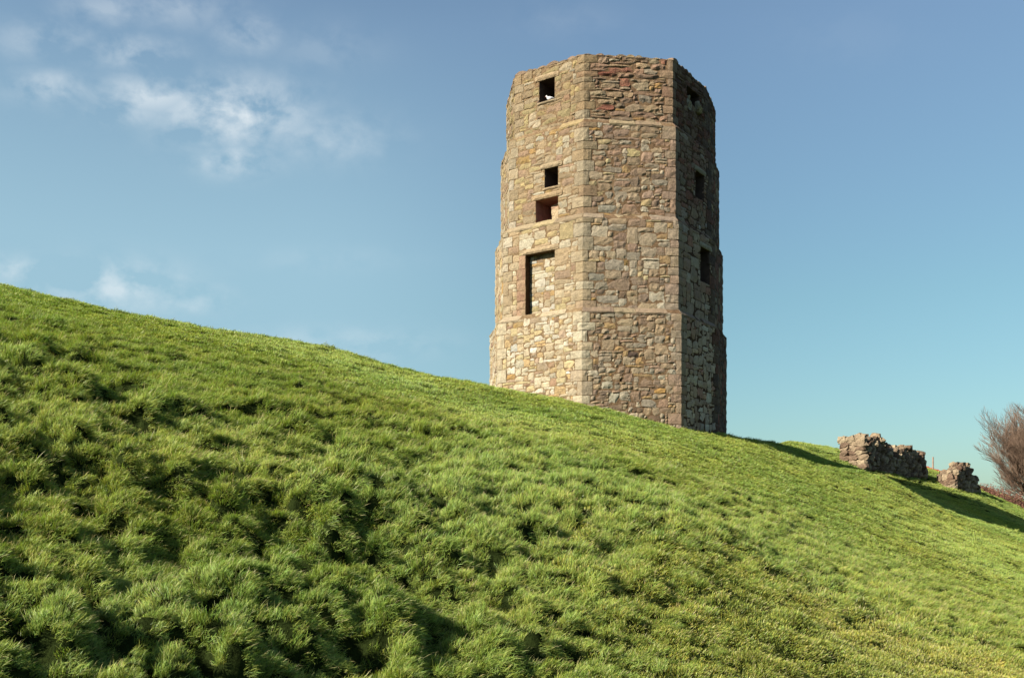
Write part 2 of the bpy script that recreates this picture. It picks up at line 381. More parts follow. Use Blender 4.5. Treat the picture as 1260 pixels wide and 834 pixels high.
        # rotation: tilt after spin, so Euler XYZ with z first is fine for small tilts
        pt = pit(x, y); clump = np.clip(.75 + 1.4 * t, .66, 1.4) * (1 - .45 * pt) * (1 + 1.3 * np.clip((4.5 - np.hypot(x - 3.35, y - 36.3)) / .5, 0, 1))
        pt = pit(x, y)
        sc = hs * (.55 + .95 * rnd.rand(n) ** 1.5) * (.45 + .55 * np.clip(ra, 0, 1) + .25) * clump
        # keep clear of the tower
        gap = (pt > .35) & (rnd.rand(n) < .5)
        keep = ~gap & ~(((x - 3.35) ** 2 + (y - 36.3) ** 2) < 3.35 ** 2)
        sxy = hs * .9 * (.8 + .4 * rnd.rand(n))
        k_ = x / y; flat = np.clip((k_ - .0) / .22, 0, 1) * np.clip((17.5 - y) / 3, 0, 1); ix = np.where(rnd.rand(n) < flat, 9 + rnd.randint(0, 3, n), idx0 + rnd.randint(0, idxn, n))
        A = np.stack([x, y, z, rx, ry, wind, sxy, np.minimum(sc, sxy * 1.7), ix], -1)[keep]
        pts.append(A)
    scatter(5.2, 8.5, 300, 0, 6, -.68, .1, .58)
    scatter(8.5, 12, 290, 0, 6, -.66, .66, .70)
    scatter(12, 15, 230, 0, 6, -.66, .66, .82)
    scatter(15, 22, 150, 0, 6, -.62, .62, .95)
    scatter(22, 33, 75, 6, 3, -.62, .62, 1.05)
    scatter(33, 48, 42, 6, 3, -.6, .6, 1.15)
    scatter(48, 72, 16, 6, 3, .1, .6, 1.3)
    A = np.concatenate(pts); n = len(A); print('tufts', n)
    me = bpy.data.meshes.new('grass'); me.vertices.add(n); me.vertices.foreach_set('co', A[:, :3].astype(np.float32).ravel())
    a = me.attributes.new('rot', 'FLOAT_VECTOR', 'POINT'); a.data.foreach_set('vector', A[:, 3:6].astype(np.float32).ravel())
    a = me.attributes.new('scl', 'FLOAT_VECTOR', 'POINT'); a.data.foreach_set('vector', A[:, [6, 6, 7]].astype(np.float32).ravel())
    a = me.attributes.new('idx', 'INT', 'POINT'); a.data.foreach_set('value', A[:, 8].astype(np.int32))
    me.materials.append(m)
    o = bpy.data.objects.new('grass', me); COL.objects.link(o); o['kind'] = 'stuff'
    o['label'] = 'rough green wind-combed grass covering the whole slope'; o['category'] = 'grass'
    ng = bpy.data.node_groups.new('grass_scatter', 'GeometryNodeTree')
    ng.interface.new_socket('Geometry', in_out='INPUT', socket_type='NodeSocketGeometry'); ng.interface.new_socket('Geometry', in_out='OUTPUT', socket_type='NodeSocketGeometry')
    GN = ng.nodes; GL = ng.links
    gi = GN.new('NodeGroupInput'); go = GN.new('NodeGroupOutput'); m2p = GN.new('GeometryNodeMeshToPoints')
    iop = GN.new('GeometryNodeInstanceOnPoints'); ci = GN.new('GeometryNodeCollectionInfo')
    ci.inputs['Collection'].default_value = tufts; ci.inputs['Separate Children'].default_value = True; ci.inputs['Reset Children'].default_value = True
    def na(nm, typ):
        x = GN.new('GeometryNodeInputNamedAttribute'); x.data_type = typ; x.inputs['Name'].default_value = nm; return x
    GL.new(gi.outputs[0], m2p.inputs['Mesh']); GL.new(m2p.outputs[0], iop.inputs['Points']); GL.new(ci.outputs[0], iop.inputs['Instance'])
    iop.inputs['Pick Instance'].default_value = True
    GL.new(na('idx', 'INT').outputs[0], iop.inputs['Instance Index'])
    GL.new(na('rot', 'FLOAT_VECTOR').outputs[0], iop.inputs['Rotation']); GL.new(na('scl', 'FLOAT_VECTOR').outputs[0], iop.inputs['Scale'])
    GL.new(iop.outputs[0], go.inputs[0])
    md = o.modifiers.new('scatter', 'NODES'); md.node_group = ng
make_grass()

# ------------------------------------------------------------------ tower
V0 = [(-.44, 33.93), (2.117, 32.0), (5.19, 32.43), (6.77, 34.86), (7.49, 36.94), (5.9, 39.7), (.9, 39.3), (-.76, 36.5)]
def inset(poly, d, d7=None):
    n = len(poly); out = []; ds = [d] * n
    if d7 is not None: ds[7] = ds[6] = d7
    for i in range(n):
        p0, p1, p2 = Vector(poly[i-1]), Vector(poly[i]), Vector(poly[(i+1) % n])
        e1 = (p1 - p0).normalized(); e2 = (p2 - p1).normalized()
        n1 = Vector((-e1.y, e1.x)); n2 = Vector((-e2.y, e2.x))   # inward for CCW
        # solve intersection of offset lines
        a = p1 + n1 * ds[i-1]; b = p1 + n2 * ds[i]
        den = e1.x * e2.y - e1.y * e2.x
        t = ((b - a).x * e2.y - (b - a).y * e2.x) / den
        out.append(tuple(a + e1 * t))
    return out
Zl = [1.9, 7.95, 10.78, 13.62, 15.72]
Zl = [1.9, zpx(386, 32.5), zpx(272, 32.6), zpx(157, 32.75), zpx(76, 32.9)]
STEP = [0, .12, .24, .36]
POLY = [inset(V0, d, d * 1.55) for d in STEP]
TB = Vector((3.4, 36.2, 2.0))
tower = empty('stone_tower', TB, 'tall octagonal ruined rubble stone tower with stepped string courses on the grassy slope', 'tower')
CELL = .085
PAL = {'tan': (.42, .32, .20), 'cream': (.54, .47, .34), 'grey': (.38, .325, .235), 'pink': (.38, .25, .17), 'orange': (.46, .29, .11),
       'dark': (.13, .09, .07), 'pale': (.62, .57, .47), 'brown': (.26, .18, .12), 'yellow': (.50, .40, .20), 'red': (.32, .13, .085)}
def pick(ws):
    t = RNG.random() * sum(w for _, w in ws)
    for n, w in ws:
        t -= w
        if t <= 0: break
    c = PAL[n]; f = RNG.uniform(.8, 1.18); g = RNG.uniform(.94, 1.06)
    return (c[0] * f * g, c[1] * f, c[2] * f / g)
class Face:
    def __init__(s, st, i):
        s.st = st; P = POLY[st]; s.a = Vector((*P[i], 0)); s.b = Vector((*P[(i+1) % 8], 0)); s.L = (s.b - s.a).length
        s.e = (s.b - s.a).normalized(); s.n = Vector((s.e.y, -s.e.x, 0)); s.z0 = Zl[st]; s.z1 = Zl[st+1]
    def pt(s, u, z, d): return s.a + s.e * u + s.n * d + Vector((0, 0, z))
    def hit(s, px, py):
        u = (px - 630) / F; v = (YC - py) / F
        d = Vector((u, math.cos(TILT) - v*math.sin(TILT), math.sin(TILT) + v*math.cos(TILT))); o = Vector((0, 0, EYE))
        t = (s.a - o).dot(s.n) / d.dot(s.n); p = o + d * t; return (p - s.a).dot(s.e), p.z
# windows: (stage, face) -> list of (px0, px1, pytop, pybottom, depth, kind)
WIN = {(3, 0): [(663, 683, 98, 125, 1.3, 'open')], (2, 0): [(669, 686, 206, 231, 1.3, 'open'), (660, 688, 243, 274, .8, 'niche')],
       (1, 0): [(647, 684, 312, 391, .24, 'blocked')],
       (3, 2): [(845, 860, 112, 138, .9, 'ragged')], (2, 2): [(855.5, 866, 214, 246, 1.0, 'open')], (1, 2): [(862, 873, 307, 349, 1.0, 'open')],
       (0, 1): [(761, 764, 467, 471, .5, 'hole')]}
# stone styles per stage / face : list of (w cells, h cells, weight)
SLAB = [((4, 10), (1, 2), 6), ((4, 7), (2, 3), 2.5), ((2, 4), (1, 1), 1.5)]
MIXD = [((4, 7), (2, 3), 4), ((3, 6), (1, 2), 3.5), ((5, 8), (3, 4), 1.4), ((2, 3), (1, 2), 1.5)]
BLOCK = [((4, 8), (3, 4), 4), ((4, 7), (2, 3), 4), ((7, 10), (4, 6), .8), ((3, 4), (2, 3), 1.5), ((3, 7), (1, 1), 1.5)]
RUB = [((2, 5), (2, 3), 4), ((2, 4), (1, 2), 4), ((3, 6), (2, 4), 1.6), ((3, 7), (1, 1), 1.2)]
SQ = [((3, 5), (3, 4), 4), ((3, 4), (2, 3), 3), ((2, 6), (1, 2), 2)]
style = {3: SLAB, 2: MIXD, 1: BLOCK, 0: RUB}
pal_top = [('tan', 4), ('pink', 4), ('brown', 3), ('orange', .7), ('grey', 1.5), ('red', .8)]
pal_mid = [('tan', 4), ('pink', 1.8), ('grey', 3.5), ('cream', 1.5), ('yellow', .8), ('brown', 2), ('orange', .5)]
pal_blk = [('tan', 4), ('grey', 4), ('cream', 2), ('orange', .9), ('pink', 1.2), ('yellow', 1), ('brown', 1.5)]
pal_low = [('tan', 4), ('grey', 3), ('cream', 2), ('orange', .9), ('brown', 2), ('dark', .35), ('pink', 1)]
pal_lowL = [('cream', 4), ('tan', 3), ('yellow', 2), ('pale', 2), ('orange', 1.2), ('pink', 1.2), ('grey', 1), ('brown', .9)]
pal_R = [('grey', 5), ('tan', 2), ('pale', .8), ('brown', 1.8), ('red', 1.2), ('cream', 1), ('pink', 1)]
pal_Rtop = [('brown', 4), ('red', 3), ('dark', 2), ('tan', 1.2), ('grey', .8)]
pal_E = [('dark', 5), ('red', 2), ('brown', 2.5)]
pal_L2 = [('tan', 4), ('cream', 3), ('yellow', 1.5), ('pink', 1.2), ('orange', .5)]
def palette(st, f):
    if f == 3: return pal_E if st == 0 else pal_Rtop
    if f == 2: return pal_Rtop if st == 3 else (pal_R if st < 2 else pal_R + [('red', 2), ('brown', 3)])
    if f in (0, 7):
        return pal_lowL if st == 0 else ([('tan', 4), ('yellow', 3), ('pink', 1.5), ('cream', 1.2)] if st == 3 else pal_L2)
    return {3: pal_top, 2: pal_mid, 1: pal_blk, 0: pal_low}[st]
def stone_mesh(fc, u0, u1, z0, z1, proud, rnd_, nx=4, nz=4, jit=.0, relief=.02, ef=.45):
    """rounded, uneven face stone: returns verts (world), faces"""
    gap = .005; hu = (u1 - u0) / 2 - gap; hz = (z1 - z0) / 2 - gap; cu = (u0 + u1) / 2; cz = (z0 + z1) / 2
    V = []; Fc = []; sk = [RNG.uniform(-1, 1) for _ in range(6)]
    sd_ = RNG.uniform(0, 500)
    for j in range(nz):
        for i in range(nx):
            a = -1 + 2 * i / (nx-1); b = -1 + 2 * j / (nz-1)
            r = rnd_
            aa = a * (1 - r * b * b * .5); bb = b * (1 - r * a * a * .5)
            n1 = noise.noise(Vector((a * 1.6 + sd_, b * 1.6, cz))); n2 = noise.noise(Vector((a * 1.6, b * 1.6 + sd_, 3.1)))
            uu = cu + aa * hu + n1 * jit * min(hu, hz * 1.5); zz = cz + bb * hz + n2 * jit * hz
            uu += sk[0] * .12 * jit * 2 * hz * bb; zz += sk[1] * .10 * jit * 2 * hu * aa
            edge = 1 if (i in (0, nx-1) or j in (0, nz-1)) else 0
            d = proud * (ef if edge else 1.0) + relief * (sk[2] * a + sk[3] * b) * .6 + relief * noise.noise(Vector((uu * 9, zz * 9, sd_))) * 1.4
            V.append(fc.pt(uu, zz, max(d, -.03)))
    for j in range(nz-1):
        for i in range(nx-1):
            q = j * nx + i; Fc.append((q, q+1, q+nx+1, q+nx))
    ring = [i for i in range(nx)] + [j*nx + nx-1 for j in range(1, nz)] + [(nz-1)*nx + i for i in range(nx-2, -1, -1)] + [j*nx for j in range(nz-2, 0, -1)]
    base = len(V)
    for r_ in ring:
        p = V[r_]; dd = (p - fc.a).dot(fc.n); V.append(p - fc.n * (dd + .06))
    n = len(ring)
    for k in range(n):
        k2 = (k+1) % n; Fc.append((ring[k2], ring[k], base + k, base + k2))
    return V, Fc
singles = []      # (screen size, name, V, F, colour)
def body_and_stones():
    bV, bF = [], []       # mortar core
    dV, dF = [], []       # dark interiors
    bC = []
    def quad(V, Fl, ps):
        b = len(V); V.extend(ps)
        if V is bV:
            nn = (ps[1] - ps[0]).cross(ps[2] - ps[0]).normalized(); bC.extend([(.36, .26, .23) if nn.x > .4 else ((.76, .67, .62) if nn.x > -.3 else (.84, .79, .71))] * len(ps))  # right-hand faces get darker mortar: their shade is put into the colour
        Fl.append(tuple(range(b, b + len(ps))))
    for st in range(4):
        nz = round((Zl[st+1] - Zl[st]) / CELL)
        for f in range(8):
            fc = Face(st, f); cu = fc.L / max(1, round(fc.L / CELL)); nu = round(fc.L / CELL); cz = (fc.z1 - fc.z0) / nz
            occ = np.zeros((nz, nu), int)
            holes = []
            for (a, b, c, d, dep, kind) in WIN.get((st, f), []):
                ua, zt = fc.hit(a, c); ub, zt2 = fc.hit(b, c); _, zb = fc.hit((a+b)/2, d); _, zt = fc.hit((a+b)/2, c)
                i0 = int(round(ua / cu)); i1 = max(i0 + 1, int(round(ub / cu))); j0 = int(round((zb - fc.z0) / cz)); j1 = max(j0+1, int(round((zt - fc.z0) / cz)))
                i0 = max(1, i0); i1 = min(nu - 1, i1); j0 = max(0, j0); j1 = min(nz, j1)
                holes.append((i0, i1, j0, j1, dep, kind)); occ[j0:j1, i0:i1] = 2
            # mortar skin (with the openings left out), rectangles split around the holes
            us = sorted({0, nu} | {h[0] for h in holes} | {h[1] for h in holes}); zs = sorted({0, nz} | {h[2] for h in holes} | {h[3] for h in holes})
            for i in range(len(us)-1):
                for j in range(len(zs)-1):
                    if occ[zs[j], us[i]] == 2: continue
                    quad(bV, bF, [fc.pt(us[i]*cu, fc.z0+zs[j]*cz, 0), fc.pt(us[i+1]*cu, fc.z0+zs[j]*cz, 0), fc.pt(us[i+1]*cu, fc.z0+zs[j+1]*cz, 0), fc.pt(us[i]*cu, fc.z0+zs[j+1]*cz, 0)])
            for (i0, i1, j0, j1, dep, kind) in holes:
                A, B, C_, D = i0*cu, i1*cu, fc.z0+j0*cz, fc.z0+j1*cz
                dark = kind in ('open', 'ragged', 'hole', 'niche')
                VV, FF = ([], []) if dark else (bV, bF)
                P = fc.pt
                quad(VV, FF, [P(A, C_, -dep), P(B, C_, -dep), P(B, D, -dep), P(A, D, -dep)])
                quad(VV, FF, [P(A, C_, 0), P(A, C_, -dep), P(A, D, -dep), P(A, D, 0)])
                quad(VV, FF, [P(B, C_, -dep), P(B, C_, 0), P(B, D, 0), P(B, D, -dep)])
                quad(VV, FF, [P(A, C_, 0), P(B, C_, 0), P(B, C_, -dep), P(A, C_, -dep)])
                quad(VV, FF, [P(A, D, -dep), P(B, D, -dep), P(B, D, 0), P(A, D, 0)])
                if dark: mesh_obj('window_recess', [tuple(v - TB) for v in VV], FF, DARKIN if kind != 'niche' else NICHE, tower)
                if kind == 'niche':
                    V, Fc = stone_mesh(fc, A + (B-A)*.52, B - .01, C_, C_ + (D-C_)*.62, .01, .2, 5, 5, .1, .02); V = [v - fc.n * .22 for v in V]
                    singles.append((1e9, 'blocking_stone', V, Fc, PAL['tan']))
                    V, Fc = stone_mesh(fc, A + (B-A)*.45, B - .04, C_ + (D-C_)*.63, C_ + (D-C_)*.84, .01, .3, 5, 4, .2, .02); V = [v - fc.n * .3 for v in V]
                    singles.append((1e9, 'blocking_stone', V, Fc, PAL['pink']))
                if kind == 'blocked':      # rubble blocking set back in the recess
                    fb = Face(st, f); fb.a = fb.a - fb.n * (dep - .0)
                    ocb = np.zeros((j1-j0, i1-i0), int)
                    fill(fb, ocb, cu, cz, RUB, pal_lowL, u_off=A, z_off=C_, big=True)
            if f in (4, 5, 6): continue
            # lintels and sills
            for (i0, i1, j0, j1, dep, kind) in holes:
                if kind in ('open', 'niche', 'blocked') and f == 0:
                    a0, a1 = max(3, i0-2), min(nu-3, i1+2)
                    if j1 + 2 <= nz:
                        V, Fc = stone_mesh(fc, a0*cu, a1*cu, fc.z0+j1*cz, fc.z0+(j1+2)*cz, .06, .1, 7, 4, .05, .012)
                        singles.append((1e9, 'lintel', V, Fc, tuple(.75 * q_ for q_ in pick([('tan', 3), ('yellow', 1), ('cream', 1)])))); occ[j1:j1+2, a0:a1] = 1
                    if j0 >= 1:
                        V, Fc = stone_mesh(fc, (i0-1)*cu, (i1+1)*cu, fc.z0+(j0-1)*cz, fc.z0+j0*cz, .05, .1, 6, 4, .05, .01)
                        singles.append((1e9, 'sill', V, Fc, tuple(.7 * q_ for q_ in pick([('tan', 2), ('cream', 2)])))); occ[j0-1:j0, i0-1:i1+1] = 1
                elif kind == 'open' and j1 < nz:
                    V, Fc = stone_mesh(fc, (i0-1)*cu, (i1+2)*cu, fc.z0+j1*cz, fc.z0+(j1+2)*cz, .05, .1, 6, 4, .05, .012)
                    singles.append((1e9, 'lintel', V, Fc, pick([('brown', 1), ('grey', 1)]))); occ[j1:j1+2, i0-1:i1+2] = 1
                if kind == 'blocked':       # reddish dressed jamb beside the blocked doorway
                    j = j0
                    while j < j1:
                        h_ = min(RNG.choice([3, 4, 5]), j1 - j); w_ = RNG.choice([3, 4])
                        V, Fc = stone_mesh(fc, (i0-w_)*cu, i0*cu - .004, fc.z0+j*cz, fc.z0+(j+h_)*cz, .03, .08, 5, 4, .08, .012)
                        singles.append((1e9, 'jamb_stone', V, Fc, RNG.choice([(.27, .165, .105), (.31, .20, .13), (.24, .14, .095), (.33, .25, .16)]))); occ[j:j+h_, i0-w_:i0] = 1; j += h_
            # quoins eat cells at both ends; same heights on both sides of a corner
            for side in (0, 1):
                corner = f if side == 0 else (f + 1) % 8
                for (q0, q1, wa, wb) in QC[(st, corner)]:
                    w = wb if side == 0 else wa
                    ja, jb = q0, min(q1, nz)
                    if side == 0: occ[ja:jb, 0:w] = np.maximum(occ[ja:jb, 0:w], 1)
                    else: occ[ja:jb, nu-w:nu] = np.maximum(occ[ja:jb, nu-w:nu], 1)
            sty = style[st]
            if st == 0 and f in (2, 3): sty = SQ
            if st == 1 and f in (0, 7): sty = BLOCK + MIXD
            if st == 2 and f == 2: sty = MIXD
            fill(fc, occ, cu, cz, sty, palette(st, f))
    # steep weathered ledges between the stages, and the open wall-head
    for st in range(3):
        for f in range(8):
            A = Face(st, f); B = Face(st+1, f)
            quad(bV, bF, [A.pt(0, A.z1, 0), A.pt(A.L, A.z1, 0), B.pt(B.L, B.z0 + .14, 0), B.pt(0, B.z0 + .14, 0)])
    top = [Vector((*p, Zl[4])) for p in POLY[3]]; inner = [Vector((*p, Zl[4])) for p in inset(POLY[3], .85)]
    low = [Vector((p.x, p.y, Zl[4] - 1.9)) for p in inner]
    for i in range(8):
        j = (i+1) % 8; quad(bV, bF, [top[i], top[j], inner[j], inner[i]]); quad(bV, bF, [inner[i], inner[j], low[j], low[i]])
    quad(bV, bF, low)
    mesh_obj('wall_core', [tuple(v - TB) for v in bV], bF, MORTAR, tower, cols=bC)
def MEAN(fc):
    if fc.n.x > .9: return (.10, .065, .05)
    if fc.n.x > .4: return {3: (.17, .08, .06), 2: (.27, .165, .12), 1: (.35, .235, .175), 0: (.45, .325, .255)}[fc.st]  # right-hand face: stone tones with its shade put into the colour
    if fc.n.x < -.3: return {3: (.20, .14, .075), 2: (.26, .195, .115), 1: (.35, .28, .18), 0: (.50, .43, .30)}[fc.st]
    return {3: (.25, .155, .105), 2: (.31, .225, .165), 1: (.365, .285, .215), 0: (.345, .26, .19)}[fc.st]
def fill(fc, occ, cu, cz, sty, pal, u_off=0, z_off=None, big=False):
    nz, nu = occ.shape; z_off = fc.z0 if z_off is None else z_off
    tw = sum(w for *_, w in sty)
    for j in range(nz):
        for i in range(nu):
            if occ[j, i]: continue
            t = RNG.random() * tw
            for (wr, hr, w) in sty:
                t -= w
                if t <= 0: break
            w = RNG.randint(*wr); h = RNG.randint(*hr)
            w = min(w, nu - i); h = min(h, nz - j)
            while w > 1 and occ[j, i:i+w].any(): w -= 1
            h = min(h, w if w < 4 else 9)
            while h > 1 and occ[j:j+h, i:i+w].any(): h -= 1
            if nu - i - w == 1: w += 1 if not occ[j:j+h, i+w:i+w+1].any() else 0
            occ[j:j+h, i:i+w] = 1
            u0, u1 = u_off + i*cu, u_off + (i+w)*cu; z0, z1 = z_off + j*cz, z_off + (j+h)*cz
            st = fc.st
            proud = RNG.uniform(.008, .026) + (.016 * RNG.random() if st == 3 else 0)
            rnd_ = {0: .14, 1: .10, 2: .18, 3: .2}[st] * RNG.uniform(.5, 1.3); ef_ = RNG.uniform(-.2, .45) if st != 1 else RNG.uniform(-.1, .5)
            rel = {0: .016, 1: .013, 2: .018, 3: .030}[st]
            if fc.n.x < -.3: proud *= .75; rel *= .7
            bigst = w * h >= 10
            V, Fc = stone_mesh(fc, u0, u1, z0, z1, proud, rnd_, 5 if bigst or w > 4 else 4, 4, .34 if st != 1 else .16, rel, ef_)
            c = pick(pal); mean = MEAN(fc); kx = (.78 if fc.n.x > -.3 else {3: .6, 2: .68, 1: .74, 0: .8}[fc.st]) if fc.n.x < .4 else ({0: 1.2, 1: 1.0, 2: .8, 3: .65}[fc.st] if fc.n.x < .9 else 1.0); c = tuple(min(.72, kx * q_) for q_ in c); kb = (.27 if RNG.random() < .8 else .0) if fc.n.x < .4 else (.5 if RNG.random() < .85 else .2); c = tuple(a_ * (1-kb) + b_ * kb for a_, b_ in zip(c, mean))  # kx scales tone by face: sun and shade balance put into the colour
            if bigst and RNG.random() < .3: c = tuple(x * .93 for x in c)
            # size on screen
            vis = max(.05, -fc.n.y * 1.0 + (.25 if fc.n.x < 0 else -.05))
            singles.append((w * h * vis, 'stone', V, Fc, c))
# quoin schedule
QC = {}
for st in range(4):
    nz = round((Zl[st+1] - Zl[st]) / CELL)
    for c in range(8):
        lst = []; j = 0; alt = RNG.randint(0, 1)
        while j < nz:
            h = RNG.choice([2, 3, 3, 4] if st == 3 else [3, 3, 4, 4, 5])
            if nz - j - h < 2: h = nz - j
            a, b = (RNG.choice([4, 5]), RNG.choice([2, 3])) if alt else (RNG.choice([2, 3]), RNG.choice([4, 5]))
            if c in (0, 4): a = min(a, 2); b = min(b, 4)
            if c in (3,): b = min(b, 3)
            lst.append((j, j+h, a, b)); j += h; alt = 1 - alt
        QC[(st, c)] = lst
def quoins():
    for st in range(4):
        nz = round((Zl[st+1] - Zl[st]) / CELL); cz = (Zl[st+1] - Zl[st]) / nz
        for c in (0, 1, 2, 3, 4, 7):
            fa = Face(st, (c-1) % 8); fb = Face(st, c)
            ca = fa.L / round(fa.L / CELL); cb = fb.L / round(fb.L / CELL)
            vn = (fa.n + fb.n); vn.normalize(); corner = fb.a; m = 1 / vn.dot(fa.n)
            for (j0, j1, wa, wb) in QC[(st, c)]:
                z0 = Zl[st] + j0*cz + .010; z1 = Zl[st] + j1*cz - .010; pr = RNG.uniform(.018, .032)
                la = wa*ca - .012; lb = wb*cb - .012
                nrow = 4; V = []; Fc = []
                sdn = RNG.uniform(0, 99)
                for r_ in range(nrow):
                    t = r_ / (nrow-1); z = z0 + (z1 - z0) * t; ed = .6 if r_ in (0, nrow-1) else 1
                    P = [(fa.b - fa.e*la, fa.n, -.05), (fa.b - fa.e*la, fa.n, pr*.55*ed), (fa.b - fa.e*la*.55, fa.n, pr*ed), (corner, vn, pr*m*ed*.8), (fb.a + fb.e*lb*.55, fb.n, pr*ed), (fb.a + fb.e*lb, fb.n, pr*.55*ed), (fb.a + fb.e*lb, fb.n, -.05)]
                    for q, (p, n_, d) in enumerate(P):
                        jt = 0 if q in (0, 6) else noise.noise(Vector((q * 1.7 + sdn, r_ * 1.3, sdn))) * .014
                        if q == 3: jt = jt * 1.6 - abs(noise.noise(Vector((sdn, r_ * 2.1, 5)))) * .03
                        V.append(p + n_ * (d + jt) + Vector((0, 0, z + jt * .4)))
                for r_ in range(nrow-1):
                    for q in range(6):
                        k = r_*7 + q; Fc.append((k, k+1, k+8, k+7))
                Fc.append(tuple(range(6, -1, -1))); Fc.append(tuple(range((nrow-1)*7, nrow*7)))
                pal = [('tan', 4), ('cream', 2.5), ('grey', 2), ('pink', 1.6)]
                if c in (0, 7): pal = [('tan', 3), ('cream', 4), ('pale', 1)]
                if c == 3: pal = [('brown', 4), ('red', 1), ('dark', 1)] if st > 0 else pal_E
                if c == 4: pal = [('brown', 2), ('dark', 3), ('red', 1)]
                if c == 2: pal = [('tan', 3), ('pink', 3.5), ('grey', 2), ('brown', 1)]
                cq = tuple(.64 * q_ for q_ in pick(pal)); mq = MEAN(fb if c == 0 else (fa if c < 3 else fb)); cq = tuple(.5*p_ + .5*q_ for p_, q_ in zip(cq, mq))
                singles.append((1e6 + (c not in (4, 7)) * 1e3, 'quoin_stone', V, Fc, cq))
def ledges():
    for st in range(3):
        for f in (0, 1, 2, 3, 7):
            A = Face(st, f); B = Face(st+1, f); u = 0.0
            while u < A.L - .01:
                w = min(RNG.uniform(.5, 1.1), A.L - u)
                if A.L - u - w < .3: w = A.L - u
                g = .008; nseg = 5; V = []; Fc = []
                broken = RNG.random() < .3
                sdn = RNG.uniform(0, 99)
                for k in range(nseg + 1):
                    t = k / nseg; uu = u + g + (w - 2*g) * t
                    # mitre to neighbouring faces
                    fr = uu / A.L; ub = fr * B.L
                    nz_ = noise.noise(Vector((uu * 3, sdn, st))) * .035 - (.04 if broken else 0)
                    if k in (0, nseg): nz_ -= .006
                    V += [A.pt(uu, A.z1 - .06, -.05), A.pt(uu, A.z1 - .06 + nz_*.5, .015 + nz_), A.pt(uu, A.z1 - .01 + nz_*.4, .035 + nz_), A.pt(uu, A.z1 + .012, .015 + nz_), B.pt(ub, B.z0 + .15 + nz_*.6, .012), B.pt(ub, B.z0 + .15, -.05)]
                for k in range(nseg):
                    for q in range(5):
                        a = k*6 + q; Fc.append((a, a+1, a+7, a+6)[::-1])
                Fc.append(tuple(range(6))); Fc.append(tuple(range(nseg*6, nseg*6+6))[::-1])
                pal = [('tan', 4), ('yellow', 1.5), ('brown', 1)] if f in (0, 1, 7) else [('brown', 3), ('dark', 1)]
                singles.append((2e6, 'string_course_stone', V, Fc, tuple(.33 * p_ + .5 * q_ for p_, q_ in zip(pick(pal), MEAN(A))))); u += w
def coping():
    for f in (0, 1, 2, 3, 7, 4, 5, 6):
        fc = Face(3, f); u = 0
        while u < fc.L - .02:
            w = min(RNG.uniform(.18, .5), fc.L - u); h = RNG.uniform(.02, .15)
            if fc.L - u - w < .12: w = fc.L - u
            V = []; Fc = []; dep = RNG.uniform(.35, .6); n = 4; sdn = RNG.uniform(0, 99); zb = Zl[4] - .02
            for k in range(n):
                uu = u + .005 + (w - .01) * k / (n-1); e = .5 if k in (0, n-1) else 1
                j = noise.noise(Vector((uu * 6, sdn, 1))) * .02
                V += [fc.pt(uu, zb, -.02), fc.pt(uu, zb, .02 + j), fc.pt(uu, zb + h*.8*e + j, .015 + j), fc.pt(uu, zb + h*e + .01 + j, -.12), fc.pt(uu, zb + h*.8*e, -dep), fc.pt(uu, zb, -dep)]
            for k in range(n-1):
                for q in range(5):
                    a = k*6 + q; Fc.append((a, a+1, a+7, a+6)[::-1])
            Fc.append(tuple(range(6))); Fc.append(tuple(range((n-1)*6, n*6))[::-1])
            singles.append((5e5 if f in (0, 1) else 3, 'coping_stone', V, Fc, tuple(.75 * q_ for q_ in pick([('brown', 3), ('tan', 2), ('pink', 1)])))); u += w
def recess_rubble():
    # broken stones lodged in the right-hand face's ragged hole; sunlight put in as pale colour
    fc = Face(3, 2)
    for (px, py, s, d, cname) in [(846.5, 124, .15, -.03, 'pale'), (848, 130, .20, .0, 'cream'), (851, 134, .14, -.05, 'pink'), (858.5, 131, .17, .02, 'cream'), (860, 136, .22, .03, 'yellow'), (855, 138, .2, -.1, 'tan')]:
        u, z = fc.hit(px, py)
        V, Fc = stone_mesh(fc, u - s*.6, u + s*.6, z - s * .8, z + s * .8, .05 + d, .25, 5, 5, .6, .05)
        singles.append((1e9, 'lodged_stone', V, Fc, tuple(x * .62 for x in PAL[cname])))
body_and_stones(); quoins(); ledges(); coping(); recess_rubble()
def emit_stones():
    cap = {}
    singles.sort(key=lambda s: -s[0])
    rest = []
    for sz, nm, V, Fc, c in singles:
        cap[nm] = cap.get(nm, 0) + 1
        if cap[nm] > 295: rest.append((V, Fc, c)); continue
        cen = sum(V, Vector()) / len(V)
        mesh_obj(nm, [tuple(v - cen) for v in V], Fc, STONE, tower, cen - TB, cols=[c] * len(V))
    V2, F2, C2 = [], [], []
    for V, Fc, c in rest:
        b = len(V2); V2 += [tuple(v - TB) for v in V]; F2 += [tuple(i + b for i in f) for f in Fc]; C2 += [c] * len(V)
    o = mesh_obj('rubble_facing', V2, F2, STONE, tower, cols=C2); o['kind'] = 'stuff'
    print('stones', cap, 'rest', len(rest))
emit_stones()

